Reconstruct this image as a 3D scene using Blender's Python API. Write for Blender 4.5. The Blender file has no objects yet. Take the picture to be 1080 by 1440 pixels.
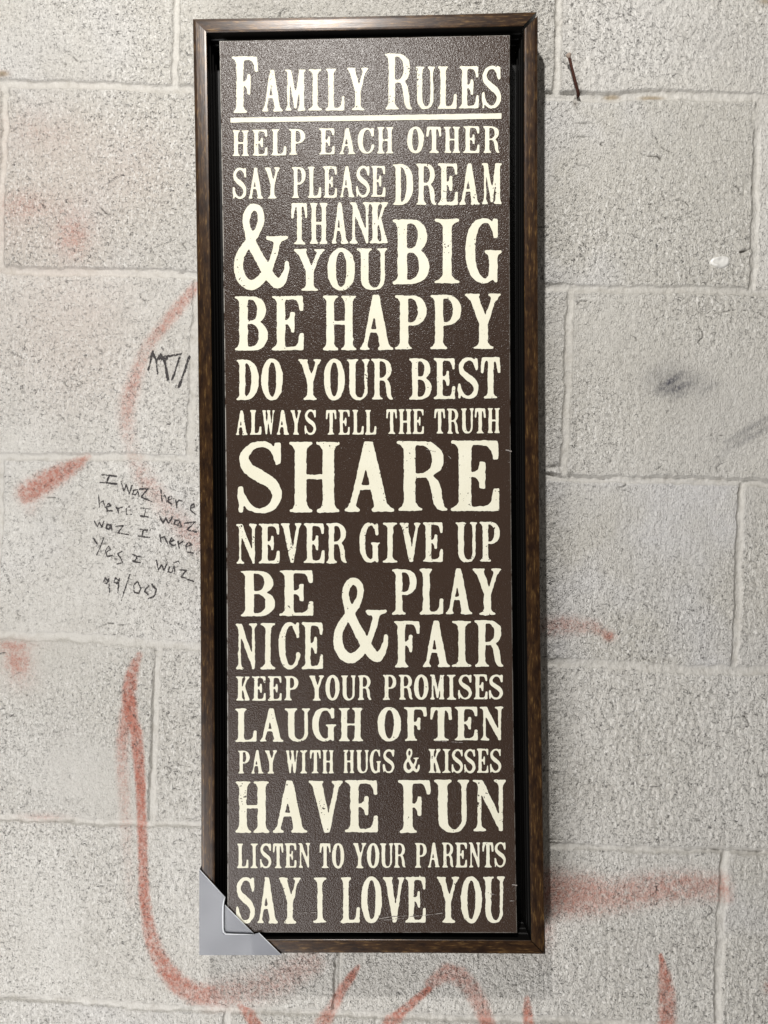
import bpy, bmesh, math, random
import numpy as np
from mathutils import Matrix, Vector
rng = np.random.default_rng(7); random.seed(7)
S = bpy.context.scene; C = S.collection

# ------------------------------------------------------------------ camera
F = 1082.0; W0, H0 = 1080, 1440; CAM = np.array([0.0, -0.8418, 0.0])
YAW, PIT, ROL = -0.0185736, -0.00344767, 0.03567318
fwd = np.array([math.sin(YAW)*math.cos(PIT), math.cos(YAW)*math.cos(PIT), math.sin(PIT)])
rt = np.cross(fwd, [0, 0, 1]); rt /= np.linalg.norm(rt); up = np.cross(rt, fwd)
RT = math.cos(ROL)*rt + math.sin(ROL)*up; UP = -math.sin(ROL)*rt + math.cos(ROL)*up
cam = bpy.data.cameras.new('camera'); co = bpy.data.objects.new('camera', cam); C.objects.link(co)
m = Matrix.Identity(4)
for i in range(3):
    m[i][0] = RT[i]; m[i][1] = UP[i]; m[i][2] = -fwd[i]; m[i][3] = CAM[i]
co.matrix_world = m
cam.sensor_fit = 'VERTICAL'; cam.sensor_height = 36; cam.sensor_width = 27; cam.lens = 36*F/H0
cam.clip_start = 0.01; cam.clip_end = 100
S.camera = co
S.render.resolution_x, S.render.resolution_y = 768, 1024

# ------------------------------------------------------------------ light
w = bpy.data.worlds.new('World'); S.world = w; w.use_nodes = True
bg = w.node_tree.nodes['Background']; bg.inputs[0].default_value = (1.0, 0.93, 0.84, 1); bg.inputs[1].default_value = 0.125
def lamp(name, loc, target, size, power, col):
    l = bpy.data.lights.new(name, 'AREA'); l.shape = 'DISK'; l.size = size; l.energy = power; l.color = col
    o = bpy.data.objects.new(name, l); C.objects.link(o); o.location = loc
    o.rotation_euler = (Vector(target)-Vector(loc)).to_track_quat('-Z', 'Y').to_euler(); return o
lamp('ceiling_lamp', (-0.22, -0.95, 1.04), (0, 0, 0.1), 0.045, 16.2, (1.0, 0.975, 0.935))
fl = lamp('floor_bounce', (-0.75, -1.15, -1.20), (0.0, 0, -0.30), 0.9, 25.0, (1.0, 0.985, 0.975))  # area light standing in for light bounced up off the unseen floor
fl.data.shape = 'RECTANGLE'; fl.data.size = 0.9; fl.data.size_y = 0.9
vs = S.view_settings; vs.view_transform = 'Standard'; vs.look = 'None'; vs.exposure = 0.10; vs.gamma = 1.0; vs.use_curve_mapping = False

# ------------------------------------------------------------------ measuring helpers
def unp(px, py, Y=0.0):
    px = np.asarray(px, float); py = np.asarray(py, float)
    d = fwd[None]*F + RT[None]*(px.reshape(-1, 1)-W0/2) + UP[None]*(H0/2-py.reshape(-1, 1))
    t = (Y-CAM[1])/d[:, 1]
    return CAM[None] + d*t[:, None]
def proj(P):
    v = P - CAM
    z = v@fwd
    return W0/2 + F*(v@RT)/z, H0/2 - F*(v@UP)/z
def tag(o, label=None, cat=None, group=None, kind=None):
    if label: o['label'] = label
    if cat: o['category'] = cat
    if group: o['group'] = group
    if kind: o['kind'] = kind
    return o
def np_mesh(name, V, F_sizes, F_idx, mat, parent=None, smooth=False):
    me = bpy.data.meshes.new(name)
    V = np.asarray(V, np.float32); F_sizes = np.asarray(F_sizes, np.int32); F_idx = np.asarray(F_idx, np.int32)
    me.vertices.add(len(V)); me.vertices.foreach_set('co', V.ravel())
    me.loops.add(len(F_idx)); me.loops.foreach_set('vertex_index', F_idx)
    me.polygons.add(len(F_sizes))
    st = np.zeros(len(F_sizes), np.int32); st[1:] = np.cumsum(F_sizes)[:-1]
    me.polygons.foreach_set('loop_start', st); me.polygons.foreach_set('loop_total', F_sizes)
    if smooth: me.polygons.foreach_set('use_smooth', np.ones(len(F_sizes), bool))
    me.update(calc_edges=True); me.validate()
    me.materials.append(mat)
    o = bpy.data.objects.new(name, me); C.objects.link(o)
    if parent: o.parent = parent
    return o
def fnoise(shape, sy, sx, seed):
    """gaussian filtered noise, unit variance; sy, sx = blur in cells"""
    g = np.random.default_rng(seed).standard_normal(shape)
    fy = np.fft.fftfreq(shape[0])[:, None]; fx = np.fft.rfftfreq(shape[1])[None]
    k = np.exp(-2*(math.pi**2)*((fy*sy)**2+(fx*sx)**2))
    r = np.fft.irfft2(np.fft.rfft2(g)*k, s=shape)
    return r/r.std()
def march(f, merge=True):
    """marching squares at level 0 (inside > 0). returns 2D points (col,row), sizes, idx"""
    ny, nx = f.shape
    ins = f > 0
    c = [ins[:-1, :-1], ins[:-1, 1:], ins[1:, 1:], ins[1:, :-1]]
    fv = [f[:-1, :-1], f[:-1, 1:], f[1:, 1:], f[1:, :-1]]
    code = c[0]*1+c[1]*2+c[2]*4+c[3]*8
    off = [(0, 0), (1, 0), (1, 1), (0, 1)]
    P = []; Z = []; I = []; n = 0
    for cs in range(1, 16):
        if cs == 15 and merge: continue
        ys, xs = np.nonzero(code == cs)
        if len(ys) == 0: continue
        pts = []
        for k in range(4):
            a = cs >> k & 1; k2 = (k+1) % 4; b = cs >> k2 & 1
            if a: pts.append(np.stack([xs+off[k][0], ys+off[k][1]], 1).astype(float))
            if a != b:
                va = fv[k][ys, xs]; vb = fv[k2][ys, xs]; t = va/(va-vb)
                pts.append(np.stack([xs+off[k][0]+t*(off[k2][0]-off[k][0]), ys+off[k][1]+t*(off[k2][1]-off[k][1])], 1))
        q = np.stack(pts, 1); L = q.shape[1]
        P.append(q.reshape(-1, 2)); Z.append(np.full(len(ys), L)); I.append(n+np.arange(len(ys)*L)); n += len(ys)*L
    if merge:
        full = (code == 15)
        d = np.diff(np.pad(full.astype(np.int8), ((0, 0), (1, 1))), axis=1)
        y0, a = np.nonzero(d == 1); _, b = np.nonzero(d == -1)
        if len(a):
            q = np.stack([np.stack([a, y0], 1), np.stack([b, y0], 1), np.stack([b, y0+1], 1), np.stack([a, y0+1], 1)], 1).astype(float)
            P.append(q.reshape(-1, 2)); Z.append(np.full(len(a), 4)); I.append(n+np.arange(len(a)*4))
    if not P: return np.zeros((0, 2)), [], []
    return np.concatenate(P), np.concatenate(Z), np.concatenate(I)

# ------------------------------------------------------------------ materials
class N:
    def __init__(s, name):
        s.m = bpy.data.materials.new(name); s.m.use_nodes = True; s.t = s.m.node_tree; s.b = s.t.nodes['Principled BSDF']; s.out = s.t.nodes['Material Output']
    def n(s, typ, **kw):
        o = s.t.nodes.new(typ)
        for k, v in kw.items():
            if k == 'ins':
                for kk, vv in v.items(): s.set(o.inputs[kk], vv)
            else: setattr(o, k, v)
        return o
    def set(s, sock, v):
        if isinstance(v, bpy.types.NodeSocket): s.t.links.new(v, sock)
        else: sock.default_value = v
    def mix(s, fac, a, b, mode='MIX'):
        o = s.n('ShaderNodeMix', data_type='RGBA', blend_type=mode)
        s.set(o.inputs[0], fac); s.set(o.inputs[6], a); s.set(o.inputs[7], b); return o.outputs[2]
    def math(s, op, a, b=0.5, clamp=False):
        o = s.n('ShaderNodeMath', operation=op, use_clamp=clamp); s.set(o.inputs[0], a); s.set(o.inputs[1], b); return o.outputs[0]
    def ramp(s, v, lo, hi):
        o = s.n('ShaderNodeMapRange'); s.set(o.inputs[0], v); o.inputs[1].default_value = lo; o.inputs[2].default_value = hi; return o.outputs[0]
    def noise(s, vec, scale, detail=3, rough=0.55):
        o = s.n('ShaderNodeTexNoise', ins={'Scale': scale, 'Detail': detail, 'Roughness': rough}); s.set(o.inputs['Vector'], vec); return o.outputs['Fac']
    def mapping(s, src, scale=(1, 1, 1), rot=(0, 0, 0)):
        tc = s.n('ShaderNodeTexCoord'); mp = s.n('ShaderNodeMapping'); s.t.links.new(tc.outputs[src], mp.inputs[0])
        mp.inputs['Scale'].default_value = scale; mp.inputs['Rotation'].default_value = rot; return mp.outputs[0]
    def bump(s, h, strength, dist, prev=None):
        o = s.n('ShaderNodeBump', ins={'Strength': strength, 'Distance': dist}); s.set(o.inputs['Height'], h)
        if prev is not None: s.set(o.inputs['Normal'], prev)
        return o.outputs[0]
def rgb(r, g, b):
    l = lambda v: ((v/255+0.055)/1.055)**2.4 if v > 10 else v/255/12.92
    return (l(r), l(g), l(b), 1)

def wall_material():
    k = N('painted_block')
    v = k.mapping('Object'); vs_ = k.mapping('Object', (1, 1, 0.5))
    a1 = k.n('ShaderNodeAttribute', attribute_name='paint'); s1 = k.n('ShaderNodeSeparateColor'); k.set(s1.inputs[0], a1.outputs['Color'])
    a2 = k.n('ShaderNodeAttribute', attribute_name='grime'); s2 = k.n('ShaderNodeSeparateColor'); k.set(s2.inputs[0], a2.outputs['Color'])
    red, grey, mort = s1.outputs[0], s1.outputs[1], s1.outputs[2]
    tan, dark, warm = s2.outputs[0], s2.outputs[1], s2.outputs[2]
    a3 = k.n('ShaderNodeAttribute', attribute_name='block'); s3 = k.n('ShaderNodeSeparateColor'); k.set(s3.inputs[0], a3.outputs['Color'])
    tone, coarse, cool = s3.outputs[0], s3.outputs[1], s3.outputs[2]
    fine = k.noise(vs_, 760, 3, 0.6); mid = k.noise(v, 380, 3, 0.65); big = k.noise(v, 9, 4, 0.6); blot = k.noise(v, 40, 4, 0.7); hue = k.noise(v, 5, 3, 0.6)
    rough_zone = k.math('MULTIPLY', k.math('SUBTRACT', 1.0, k.math('MULTIPLY', mort, 0.80)), k.math('ADD', k.math('MULTIPLY', coarse, 0.75), 0.35))
    base = k.mix(k.ramp(big, 0.35, 0.68), (0.62, 0.597, 0.555, 1), (0.745, 0.727, 0.69, 1))
    base = k.mix(k.math('MULTIPLY', tone, 0.80), base, (0.535, 0.515, 0.468, 1))
    base = k.mix(k.math('MULTIPLY', k.math('MULTIPLY', k.ramp(hue, 0.48, 0.62), cool), 0.75), base, (0.67, 0.665, 0.675, 1))
    base = k.mix(k.math('MULTIPLY', k.ramp(blot, 0.50, 0.75), 0.40), base, (0.535, 0.515, 0.48, 1))
    base = k.mix(k.math('MULTIPLY', mort, 0.70), base, (0.55, 0.533, 0.497, 1))
    stain = k.math('MULTIPLY', mort, k.ramp(k.noise(v, 70, 5, 0.7), 0.50, 0.72))
    base = k.mix(k.math('MULTIPLY', stain, 0.6), base, (0.36, 0.335, 0.29, 1))
    base = k.mix(k.math('MULTIPLY', warm, 0.6), base, (0.62, 0.50, 0.44, 1))
    # grains where the paint sits thick, and thin curved pores the roller missed
    grains = k.math('MULTIPLY', k.ramp(k.noise(vs_, 520, 2, 0.6), 0.52, 0.64), rough_zone)
    base = k.mix(k.math('MULTIPLY', grains, 0.60), base, (0.90, 0.885, 0.85, 1))
    base = k.mix(k.math('MULTIPLY', k.math('MULTIPLY', k.ramp(k.noise(v, 640, 2, 0.6), 0.54, 0.66), rough_zone), 0.34), base, (0.33, 0.315, 0.285, 1))
    def dashes(sc, msc, wd, lo, hi, vv):
        a = k.math('ABSOLUTE', k.math('SUBTRACT', k.noise(vv, sc, 1.5, 0.5), 0.5))
        line = k.math('SUBTRACT', 1.0, k.ramp(a, 0.0, wd)); return k.math('MULTIPLY', line, k.ramp(k.noise(v, msc, 3, 0.65), lo, hi))
    p1 = dashes(330, 300, 0.060, 0.50, 0.62, v); p2 = dashes(190, 130, 0.045, 0.56, 0.66, k.mapping('Object', (0.8, 1, 1.3)))
    pores = k.math('MULTIPLY', k.math('MAXIMUM', k.math('MULTIPLY', p1, 0.72), k.math('MULTIPLY', p2, 1.0)), rough_zone)
    # spray paint with grain
    base = k.mix(k.math('MULTIPLY', red, 0.50), base, (0.52, 0.21, 0.14, 1))
    rf = k.ramp(k.math('ADD', red, k.math('MULTIPLY', k.math('SUBTRACT', k.noise(v, 520, 2, 0.7), 0.5), 1.3)), 0.22, 1.05)
    rf = k.math('MULTIPLY', rf, k.ramp(red, 0.0, 0.14), True)
    base = k.mix(k.math('MULTIPLY', rf, 0.90), base, (0.45, 0.135, 0.085, 1))
    base = k.mix(k.math('MULTIPLY', grey, k.math('ADD', 0.6, k.math('MULTIPLY', k.ramp(mid, 0.35, 0.6), 0.6)), True), base, (0.10, 0.10, 0.115, 1))
    base = k.mix(tan, base, (0.36, 0.30, 0.22, 1))
    base = k.mix(pores, base, (0.085, 0.08, 0.078, 1))
    base = k.mix(k.math('MULTIPLY', dark, 0.9), base, (0.07, 0.06, 0.05, 1))
    k.set(k.b.inputs['Base Color'], base); k.b.inputs['Roughness'].default_value = 0.55; k.b.inputs['Specular IOR Level'].default_value = 0.4
    h = k.math('ADD', k.math('MULTIPLY', fine, 0.8), k.math('MULTIPLY', mid, 0.9))
    h = k.math('SUBTRACT', h, k.math('MULTIPLY', pores, 0.7))
    h = k.math('MULTIPLY', h, k.math('SUBTRACT', 1.0, k.math('MULTIPLY', mort, 0.55)))
    k.set(k.b.inputs['Normal'], k.bump(h, 0.9, 0.0026))
    return k.m
def panel_material():
    k = N('dark_printed_canvas')
    v = k.mapping('Object'); sp = k.noise(v, 950, 1, 0.6); md = k.noise(v, 480, 1, 0.5); bg_ = k.noise(v, 7, 4)
    sc = k.noise(k.mapping('Object', (0.3, 1, 3)), 120, 3, 0.7)
    c = k.mix(k.ramp(bg_, 0.3, 0.7), (0.036, 0.0215, 0.015, 1), (0.044, 0.0268, 0.0185, 1))
    c = k.mix(k.math('MULTIPLY', k.ramp(sp, 0.60, 0.72), 0.07), c, (0.16, 0.125, 0.105, 1))
    c = k.mix(k.math('MULTIPLY', k.ramp(sc, 0.70, 0.80), 0.16), c, (0.22, 0.19, 0.17, 1))
    at = k.n('ShaderNodeAttribute', attribute_name='edge')
    wear = k.math('MULTIPLY', at.outputs['Fac'], k.ramp(k.noise(v, 60, 4, 0.7), 0.36, 0.52))
    c = k.mix(k.math('MULTIPLY', wear, 0.9), c, (0.62, 0.60, 0.55, 1))
    k.set(k.b.inputs['Base Color'], c); k.b.inputs['Roughness'].default_value = 0.27; k.b.inputs['Specular IOR Level'].default_value = 0.36
    k.set(k.b.inputs['Normal'], k.bump(k.math('ADD', sp, k.math('MULTIPLY', md, 0.22)), 1.0, 0.00038))
    return k.m
def letter_material():
    k = N('cream_print')
    v = k.mapping('Object'); a = k.noise(v, 500, 2, 0.7); b = k.noise(v, 30, 3)
    c = k.mix(k.ramp(b, 0.35, 0.65), (0.75, 0.725, 0.585, 1), (0.79, 0.77, 0.64, 1))
    c = k.mix(k.math('MULTIPLY', k.ramp(a, 0.60, 0.72), 0.35), c, (0.50, 0.48, 0.40, 1))
    k.set(k.b.inputs['Base Color'], c); k.b.inputs['Roughness'].default_value = 0.55; k.b.inputs['Specular IOR Level'].default_value = 0.2
    k.set(k.b.inputs['Normal'], k.bump(a, 0.25, 0.0008))
    return k.m
def frame_material():
    k = N('bronze_brown_moulding')
    v = k.mapping('UV', (1, 1, 1)); vst = k.mapping('UV', (0.12, 1, 1))
    st = k.noise(vst, 600, 4, 0.65); bl = k.noise(k.mapping('UV', (0.35, 1, 1)), 150, 4, 0.65); fl = k.noise(k.mapping('UV', (0.5, 1, 1)), 700, 3, 0.7)
    c = k.mix(k.ramp(bl, 0.36, 0.66), (0.015, 0.0064, 0.003, 1), (0.047, 0.022, 0.008, 1))
    g = k.math('MULTIPLY', k.ramp(st, 0.52, 0.70), k.ramp(bl, 0.40, 0.60))
    c = k.mix(k.math('MULTIPLY', g, 0.65), c, (0.25, 0.145, 0.047, 1))
    c = k.mix(k.math('MULTIPLY', k.ramp(fl, 0.74, 0.80), 0.35), c, (0.40, 0.30, 0.18, 1))
    k.set(k.b.inputs['Base Color'], c); k.b.inputs['Metallic'].default_value = 0.12
    k.set(k.b.inputs['Roughness'], k.ramp(st, 0.2, 1.6)); k.b.inputs['Specular IOR Level'].default_value = 0.30
    r = k.n('ShaderNodeMapRange'); k.set(r.inputs[0], st); r.inputs[3].default_value = 0.23; r.inputs[4].default_value = 0.38
    k.set(k.b.inputs['Roughness'], r.outputs[0])
    k.set(k.b.inputs['Normal'], k.bump(st, 0.2, 0.0003))
    return k.m
def simple(name, col, rough, metal=0, spec=0.5, scale=200, var=0.3, bump=0.2):
    k = N(name); v = k.mapping('Object'); a = k.noise(v, scale, 4, 0.65)
    c = k.mix(k.math('MULTIPLY', k.ramp(a, 0.35, 0.7), var), col, tuple(x*0.35 for x in col[:3])+(1,))
    k.set(k.b.inputs['Base Color'], c); k.b.inputs['Roughness'].default_value = rough; k.b.inputs['Metallic'].default_value = metal
    k.b.inputs['Specular IOR Level'].default_value = spec
    k.set(k.b.inputs['Normal'], k.bump(a, bump, 0.0005)); return k.m
def plastic_material():
    k = N('cloudy_clear_plastic')
    v = k.mapping('Object'); sc = k.noise(k.mapping('Object', (0.4, 1, 2.2), (0, 0.35, 0)), 260, 4, 0.7); b = k.noise(v, 14, 1)
    c = k.mix(k.ramp(b, 0.35, 0.65), (0.12, 0.13, 0.155, 1), (0.20, 0.21, 0.24, 1))
    c = k.mix(k.math('MULTIPLY', k.ramp(sc, 0.66, 0.78), 0.10), c, (0.55, 0.57, 0.60, 1))
    k.set(k.b.inputs['Base Color'], c); k.b.inputs['Roughness'].default_value = 0.36
    k.b.inputs['Alpha'].default_value = 0.82; k.b.inputs['Coat Weight'].default_value = 0.15
    k.set(k.b.inputs['Normal'], k.bump(k.math('ADD', k.math('MULTIPLY', sc, 0.15), k.math('MULTIPLY', b, 9.0)), 0.3, 0.0010))
    return k.m
M_WALL = wall_material(); M_PANEL = panel_material(); M_LET = letter_material(); M_FRAME = frame_material()
M_BLACK = simple('black_lacquer', (0.007, 0.0065, 0.006, 1), 0.42, 0, 0.18, 90, 0.3, 0.3)
M_PLAST = plastic_material()
M_GLINT = simple('plastic_edge_glint', (0.72, 0.75, 0.79, 1), 0.4, 0, 0.6, 200, 0.2, 0.1)  # pale base colour paints the bright glint on plastic folds and cut edges
M_INK = simple('black_marker_ink', (0.060, 0.055, 0.056, 1), 0.7, 0, 0.2, 500, 0.2, 0.2)
M_RUST = simple('rusty_iron', (0.060, 0.018, 0.010, 1), 0.75, 0.1, 0.3, 700, 0.7, 0.8)
M_NAILHEAD = simple('paint_splashed_rust', (0.45, 0.36, 0.30, 1), 0.7, 0, 0.3, 900, 0.7, 0.8)
M_GLUE = simple('dried_glue', (0.76, 0.75, 0.72, 1), 0.22, 0, 0.6, 150, 0.25, 0.5)

# ------------------------------------------------------------------ the block wall (real relief)
def axis(lo, hi, step, far):
    mid = np.arange(lo, hi+step/2, step); out = []; s = step; x = hi
    while x < far: s = min(s*1.12, 0.02); x += s; out.append(x)
    o = np.array(out)-hi
    return np.concatenate([(lo-o)[::-1], mid, hi+o])
gx = axis(-0.62, 0.62, 0.00112, 1.9); gz = axis(-0.70, 0.70, 0.00112, 1.5)
NX, NZ = len(gx), len(gz)
X, Z = np.meshgrid(gx, gz)
edge_fade = np.clip(1-np.maximum(np.abs(X)-0.62, 0)/0.03, 0, 1)*np.clip(1-np.maximum(np.abs(Z)-0.70, 0)/0.03, 0, 1)
PX, PY = proj(np.stack([X.ravel(), np.zeros(X.size), Z.ravel()], 1)); PX = PX.reshape(X.shape); PY = PY.reshape(X.shape)
def ss(a, b, x):
    t = np.clip((x-a)/(b-a), 0, 1); return t*t*(3-2*t)
# measured joints: horizontal rows as polylines in photo pixels
ROWS = [[(20, 117), (200, 124), (830, 135), (1070, 137)], [(20, 379), (250, 387), (780, 404), (1050, 409)],
        [(30, 641), (260, 646), (820, 673), (1060, 678)], [(20, 895), (250, 907), (790, 933), (1060, 943)],
        [(20, 1151), (260, 1163), (800, 1190), (1070, 1199)], [(30, 1406), (250, 1418), (520, 1428), (790, 1436)]]
ROWW = [13, 12, 11, 13, 9, 11]
VERT = {0: [(249, 787)], }
rowz = []
for r in ROWS:
    p = unp([a[0] for a in r], [a[1] for a in r]); rowz.append((p[:, 0], p[:, 2]))
def vx(pts):
    p = unp([a[0] for a in pts], [a[1] for a in pts]); return float(p[:, 0].mean())
BLK = 0.415
# one measured upright joint or two per course; the rest continue the bond beyond the picture
VJ = [[vx([(249, 20), (248, 100)]), vx([(787, 10), (785, 110)])],
      [vx([(4, 150), (2, 360)]), vx([(535, 260), (533, 360)]), vx([(1064, 170), (1059, 370)])],
      [vx([(272, 430), (270, 620)]), vx([(800, 430), (793, 640)])],
      [vx([(-2, 660), (-4, 880)]), vx([(525, 690), (520, 900)]), vx([(1043, 700), (1034, 910)])],
      [vx([(221, 930), (215, 1140)]), vx([(750, 940), (742, 1170)])],
      [vx([(-25, 1200), (-30, 1390)]), vx([(479, 1345), (473, 1405)]), vx([(1019, 1210), (1009, 1420)])]]
zc = [np.mean(z) for _, z in rowz]
wob1 = fnoise(X.shape, 14, 30, 1)*0.0009; wob2 = fnoise(X.shape, 30, 10, 2)*0.0009; wobf = fnoise(X.shape, 2.0, 2.0, 3)*0.00045+fnoise(X.shape, 5, 5, 4)*0.00045
bed = [np.interp(X, xs, zs) for xs, zs in rowz]
step = 0.2035
top_extra = [bed[0]+step*i for i in range(5, 0, -1)]; bot_extra = [bed[-1]-step*i for i in range(1, 6)]
beds = top_extra+bed+bot_extra; widths = [11]*5+ROWW+[11]*5
mortar = np.zeros_like(X); groove = np.zeros_like(X); lip = np.zeros_like(X)
for i, (b, wd) in enumerate(zip(beds, widths)):
    d = Z-b+wob1+wobf; hw = wd/1285/2
    mm = 1-ss(hw*0.70, hw*1.18, np.abs(d)); mortar = np.maximum(mortar, mm)
    groove = np.maximum(groove, mm*(0.55+0.45*np.clip(1-(d/hw)**2, 0, 1)))
    lip += 0.25*np.exp(-((d+hw*1.25)/0.0016)**2)
course = np.zeros(X.shape, int)
for b in beds: course += (Z < b)
# course index: 0 above the topmost extra bed; measured row j lies above bed j
offs = np.zeros(X.shape); b_tone = np.zeros(X.shape); b_coarse = np.zeros(X.shape); b_cool = np.zeros(X.shape)
for ci in range(len(beds)+1):
    msk = course == ci
    if not msk.any(): continue
    j = ci-5
    xs = list(VJ[j]) if 0 <= j < 6 else [(-0.17 if ci % 2 else 0.04), (-0.17 if ci % 2 else 0.04)+BLK]
    while xs[0] > -2: xs.insert(0, xs[0]-BLK)
    while xs[-1] < 2: xs.append(xs[-1]+BLK)
    xs = np.array(xs); hw = 11.5/1285/2
    xm = X[msk]+wob2[msk]+wobf[msk]
    k = np.searchsorted(xs, xm)
    d = np.minimum(np.abs(xm-xs[np.clip(k-1, 0, len(xs)-1)]), np.abs(xm-xs[np.clip(k, 0, len(xs)-1)]))
    mm = 1-ss(hw*0.70, hw*1.18, d)
    mortar[msk] = np.maximum(mortar[msk], mm)
    groove[msk] = np.maximum(groove[msk], mm*(0.55+0.45*np.clip(1-(d/hw)**2, 0, 1)))
    r_ = np.random.default_rng(100+ci).uniform(-0.0007, 0.0007, len(xs)+1)
    tx = np.random.default_rng(200+ci).uniform(-0.004, 0.004, len(xs)+1)
    lip[msk] += 0.35*np.exp(-((d-hw*1.25)/0.0015)**2)
    for arr_, sd in ((b_tone, 300), (b_coarse, 400), (b_cool, 500)): arr_[msk] = np.random.default_rng(sd+ci).uniform(0, 1, len(xs)+1)[k]
    offs[msk] = r_[k]+tx[k]*(xm-xs[np.clip(k, 0, len(xs)-1)])
streak = fnoise(X.shape, 2.6, 0.95, 11); grain = fnoise(X.shape, 1.3, 1.1, 12); lump = fnoise(X.shape, 5, 4, 13); wave = fnoise(X.shape, 40, 40, 14)
crack = fnoise(X.shape, 4.0, 9.0, 15); zone = fnoise(X.shape, 30, 40, 16)
smoothz = 0.75+0.25*np.clip(zone, -1.5, 1.5)/1.5
smoothz *= np.where((X > 0.18) & (Z > -0.16) & (Z < 0.47), 0.75, 1.0)
pit = np.clip(streak*0.6+grain*0.55-1.15, 0, 1.2)
pit2 = np.clip(0.6-np.abs(crack)*9, 0, 0.6)*np.clip(fnoise(X.shape, 5, 13, 18)-1.05, 0, 1)*2.4
rough = 0.00034*streak+0.00034*grain+0.00020*lump
H = (rough*smoothz-0.0011*pit*smoothz-0.0022*pit2+0.0005*wave*0.5+offs)*(1-0.80*mortar)
jv = np.clip(0.85+0.28*fnoise(X.shape, 25, 60, 19), 0.2, 1.2)
H += -0.0034*groove*jv+0.0011*np.clip(0.5+0.6*fnoise(X.shape, 5, 22, 20), 0, 1.4)*lip*(1-mortar)+mortar*(0.00032*fnoise(X.shape, 4, 6, 17)+0.00018*grain)
H *= edge_fade*0.85+0.15
# chips, cracks and holes seen in the photo: (px, py, rx, ry, angle, depth mm)
for (cx, cy, rx, ry, an, dp) in [(781, 657, 9, 3.5, -8, 3.0), (774, 668, 9, 1.6, 20, 2.0), (792, 672, 12, 1.6, 12, 2.2), (803, 668, 3, 6, 20, 1.6),
        (893, 17, 16, 4, -15, 2.0), (930, 8, 12, 3, -20, 1.5), (271, 573, 3, 3, 0, 2.5), (57, 554, 5, 3, 0, 1.6), (15, 518, 12, 4, -15, 2.0),
        (219, 916, 6, 2, -5, 2.5), (216, 960, 1.6, 45, 2, 2.0), (213, 1060, 1.4, 60, 2, 1.5), (843, 726, 3, 2, -30, 2.5), (1012, 700, 3, 2, 0, 1.5),
        (262, 380, 10, 2, -18, 1.8), (255, 384, 5, 2.4, -10, 1.5), (5, 132, 5, 3, 10, 2.0), (780, 1182, 14, 1.6, 3, 2.5), (1059, 155, 1.6, 30, 1, 1.2), (1053, 255, 3, 9, 10, 1.6),
        (1047, 272, 2, 14, 5, 1.4), (813, 137, 3.2, 3.0, 0, 3.5), (478, 1362, 1.8, 40, 1, 2.0), (463, 1398, 14, 2, 8, 1.6), (770, 150, 4, 6, 0, 2.0), (776, 398, 8, 1.6, 0, 1.6)]:
    c, s_ = math.cos(math.radians(an)), math.sin(math.radians(an))
    dx, dy = PX-cx, PY-cy
    e = ((dx*c+dy*s_)/rx)**2+((-dx*s_+dy*c)/ry)**2
    H -= dp*0.001*np.exp(-e**1.5)*(0.8+0.2*grain)
# graffiti, stains and small patches as paint amounts
red = np.zeros_like(X); grey = np.zeros_like(X); tan = np.zeros_like(X); dark = np.zeros_like(X); warm = np.zeros_like(X)
def stroke(field, pts, soft=0.5):
    """pts: (px, py, half width, amount)"""
    for (x0, y0, w0, a0), (x1, y1, w1, a1) in zip(pts[:-1], pts[1:]):
        R = max(w0, w1)*2.2+6
        bb = (PX > min(x0, x1)-R) & (PX < max(x0, x1)+R) & (PY > min(y0, y1)-R) & (PY < max(y0, y1)+R)
        if not bb.any(): continue
        x, y = PX[bb], PY[bb]; dx, dy = x1-x0, y1-y0; L = dx*dx+dy*dy+1e-9
        t = np.clip(((x-x0)*dx+(y-y0)*dy)/L, 0, 1)
        d = np.hypot(x-x0-t*dx, y-y0-t*dy)/(w0+(w1-w0)*t)
        v = (a0+(a1-a0)*t)*(1-ss(1-soft, 1+soft*0.9, d))
        field[bb] = np.maximum(field[bb], v)
def blob(field, cx, cy, rx, ry, a, pw=1.0):
    field += a*np.exp(-(((PX-cx)/rx)**2+((PY-cy)/ry)**2)**pw)
stroke(red, [(196, 921, 5, .45), (189, 935, 7, .7), (184, 952, 9, .95), (181, 975, 10, .9), (184, 1012, 10, .75), (191, 1030, 9, .7), (195, 1069, 8, .75), (198, 1110, 7, .8), (199, 1147, 7, .75), (201, 1185, 7, .75),
             (201, 1219, 7, .75), (203, 1260, 8, .75), (208, 1294, 9, .8), (217, 1331, 11, .8), (232, 1361, 13, .75), (251, 1384, 14, .7), (274, 1397, 16, .6), (300, 1399, 17, .5)])
stroke(red, [(178, 1000, 9, .6), (172, 1040, 9, .5), (172, 1075, 9, .4), (176, 1130, 9, .28), (180, 1200, 9, .16), (186, 1270, 9, .1)], .7)
stroke(red, [(300, 1399, 20, .42), (340, 1394, 24, .36), (390, 1378, 24, .34), (440, 1352, 18, .30)], .8)
stroke(red, [(338, 1415, 6, .6), (350, 1428, 8, .75), (362, 1446, 9, .7)])
stroke(red, [(503, 1360, 4, .5), (495, 1372, 6, .75), (481, 1392, 7, .6), (467, 1418, 9, .55), (450, 1446, 12, .6)])
stroke(red, [(549, 1440, 11, .7), (564, 1425, 8, .7), (583, 1408, 6, .75), (603, 1391, 5, .8)])
stroke(red, [(606, 1384, 9, .5), (628, 1368, 13, .6), (645, 1372, 14, .5), (662, 1390, 13, .5), (676, 1413, 12, .5), (687, 1446, 11, .65)])
stroke(red, [(741, 1404, 4, .6), (742, 1420, 7, .75), (744, 1446, 8, .8)])
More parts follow.
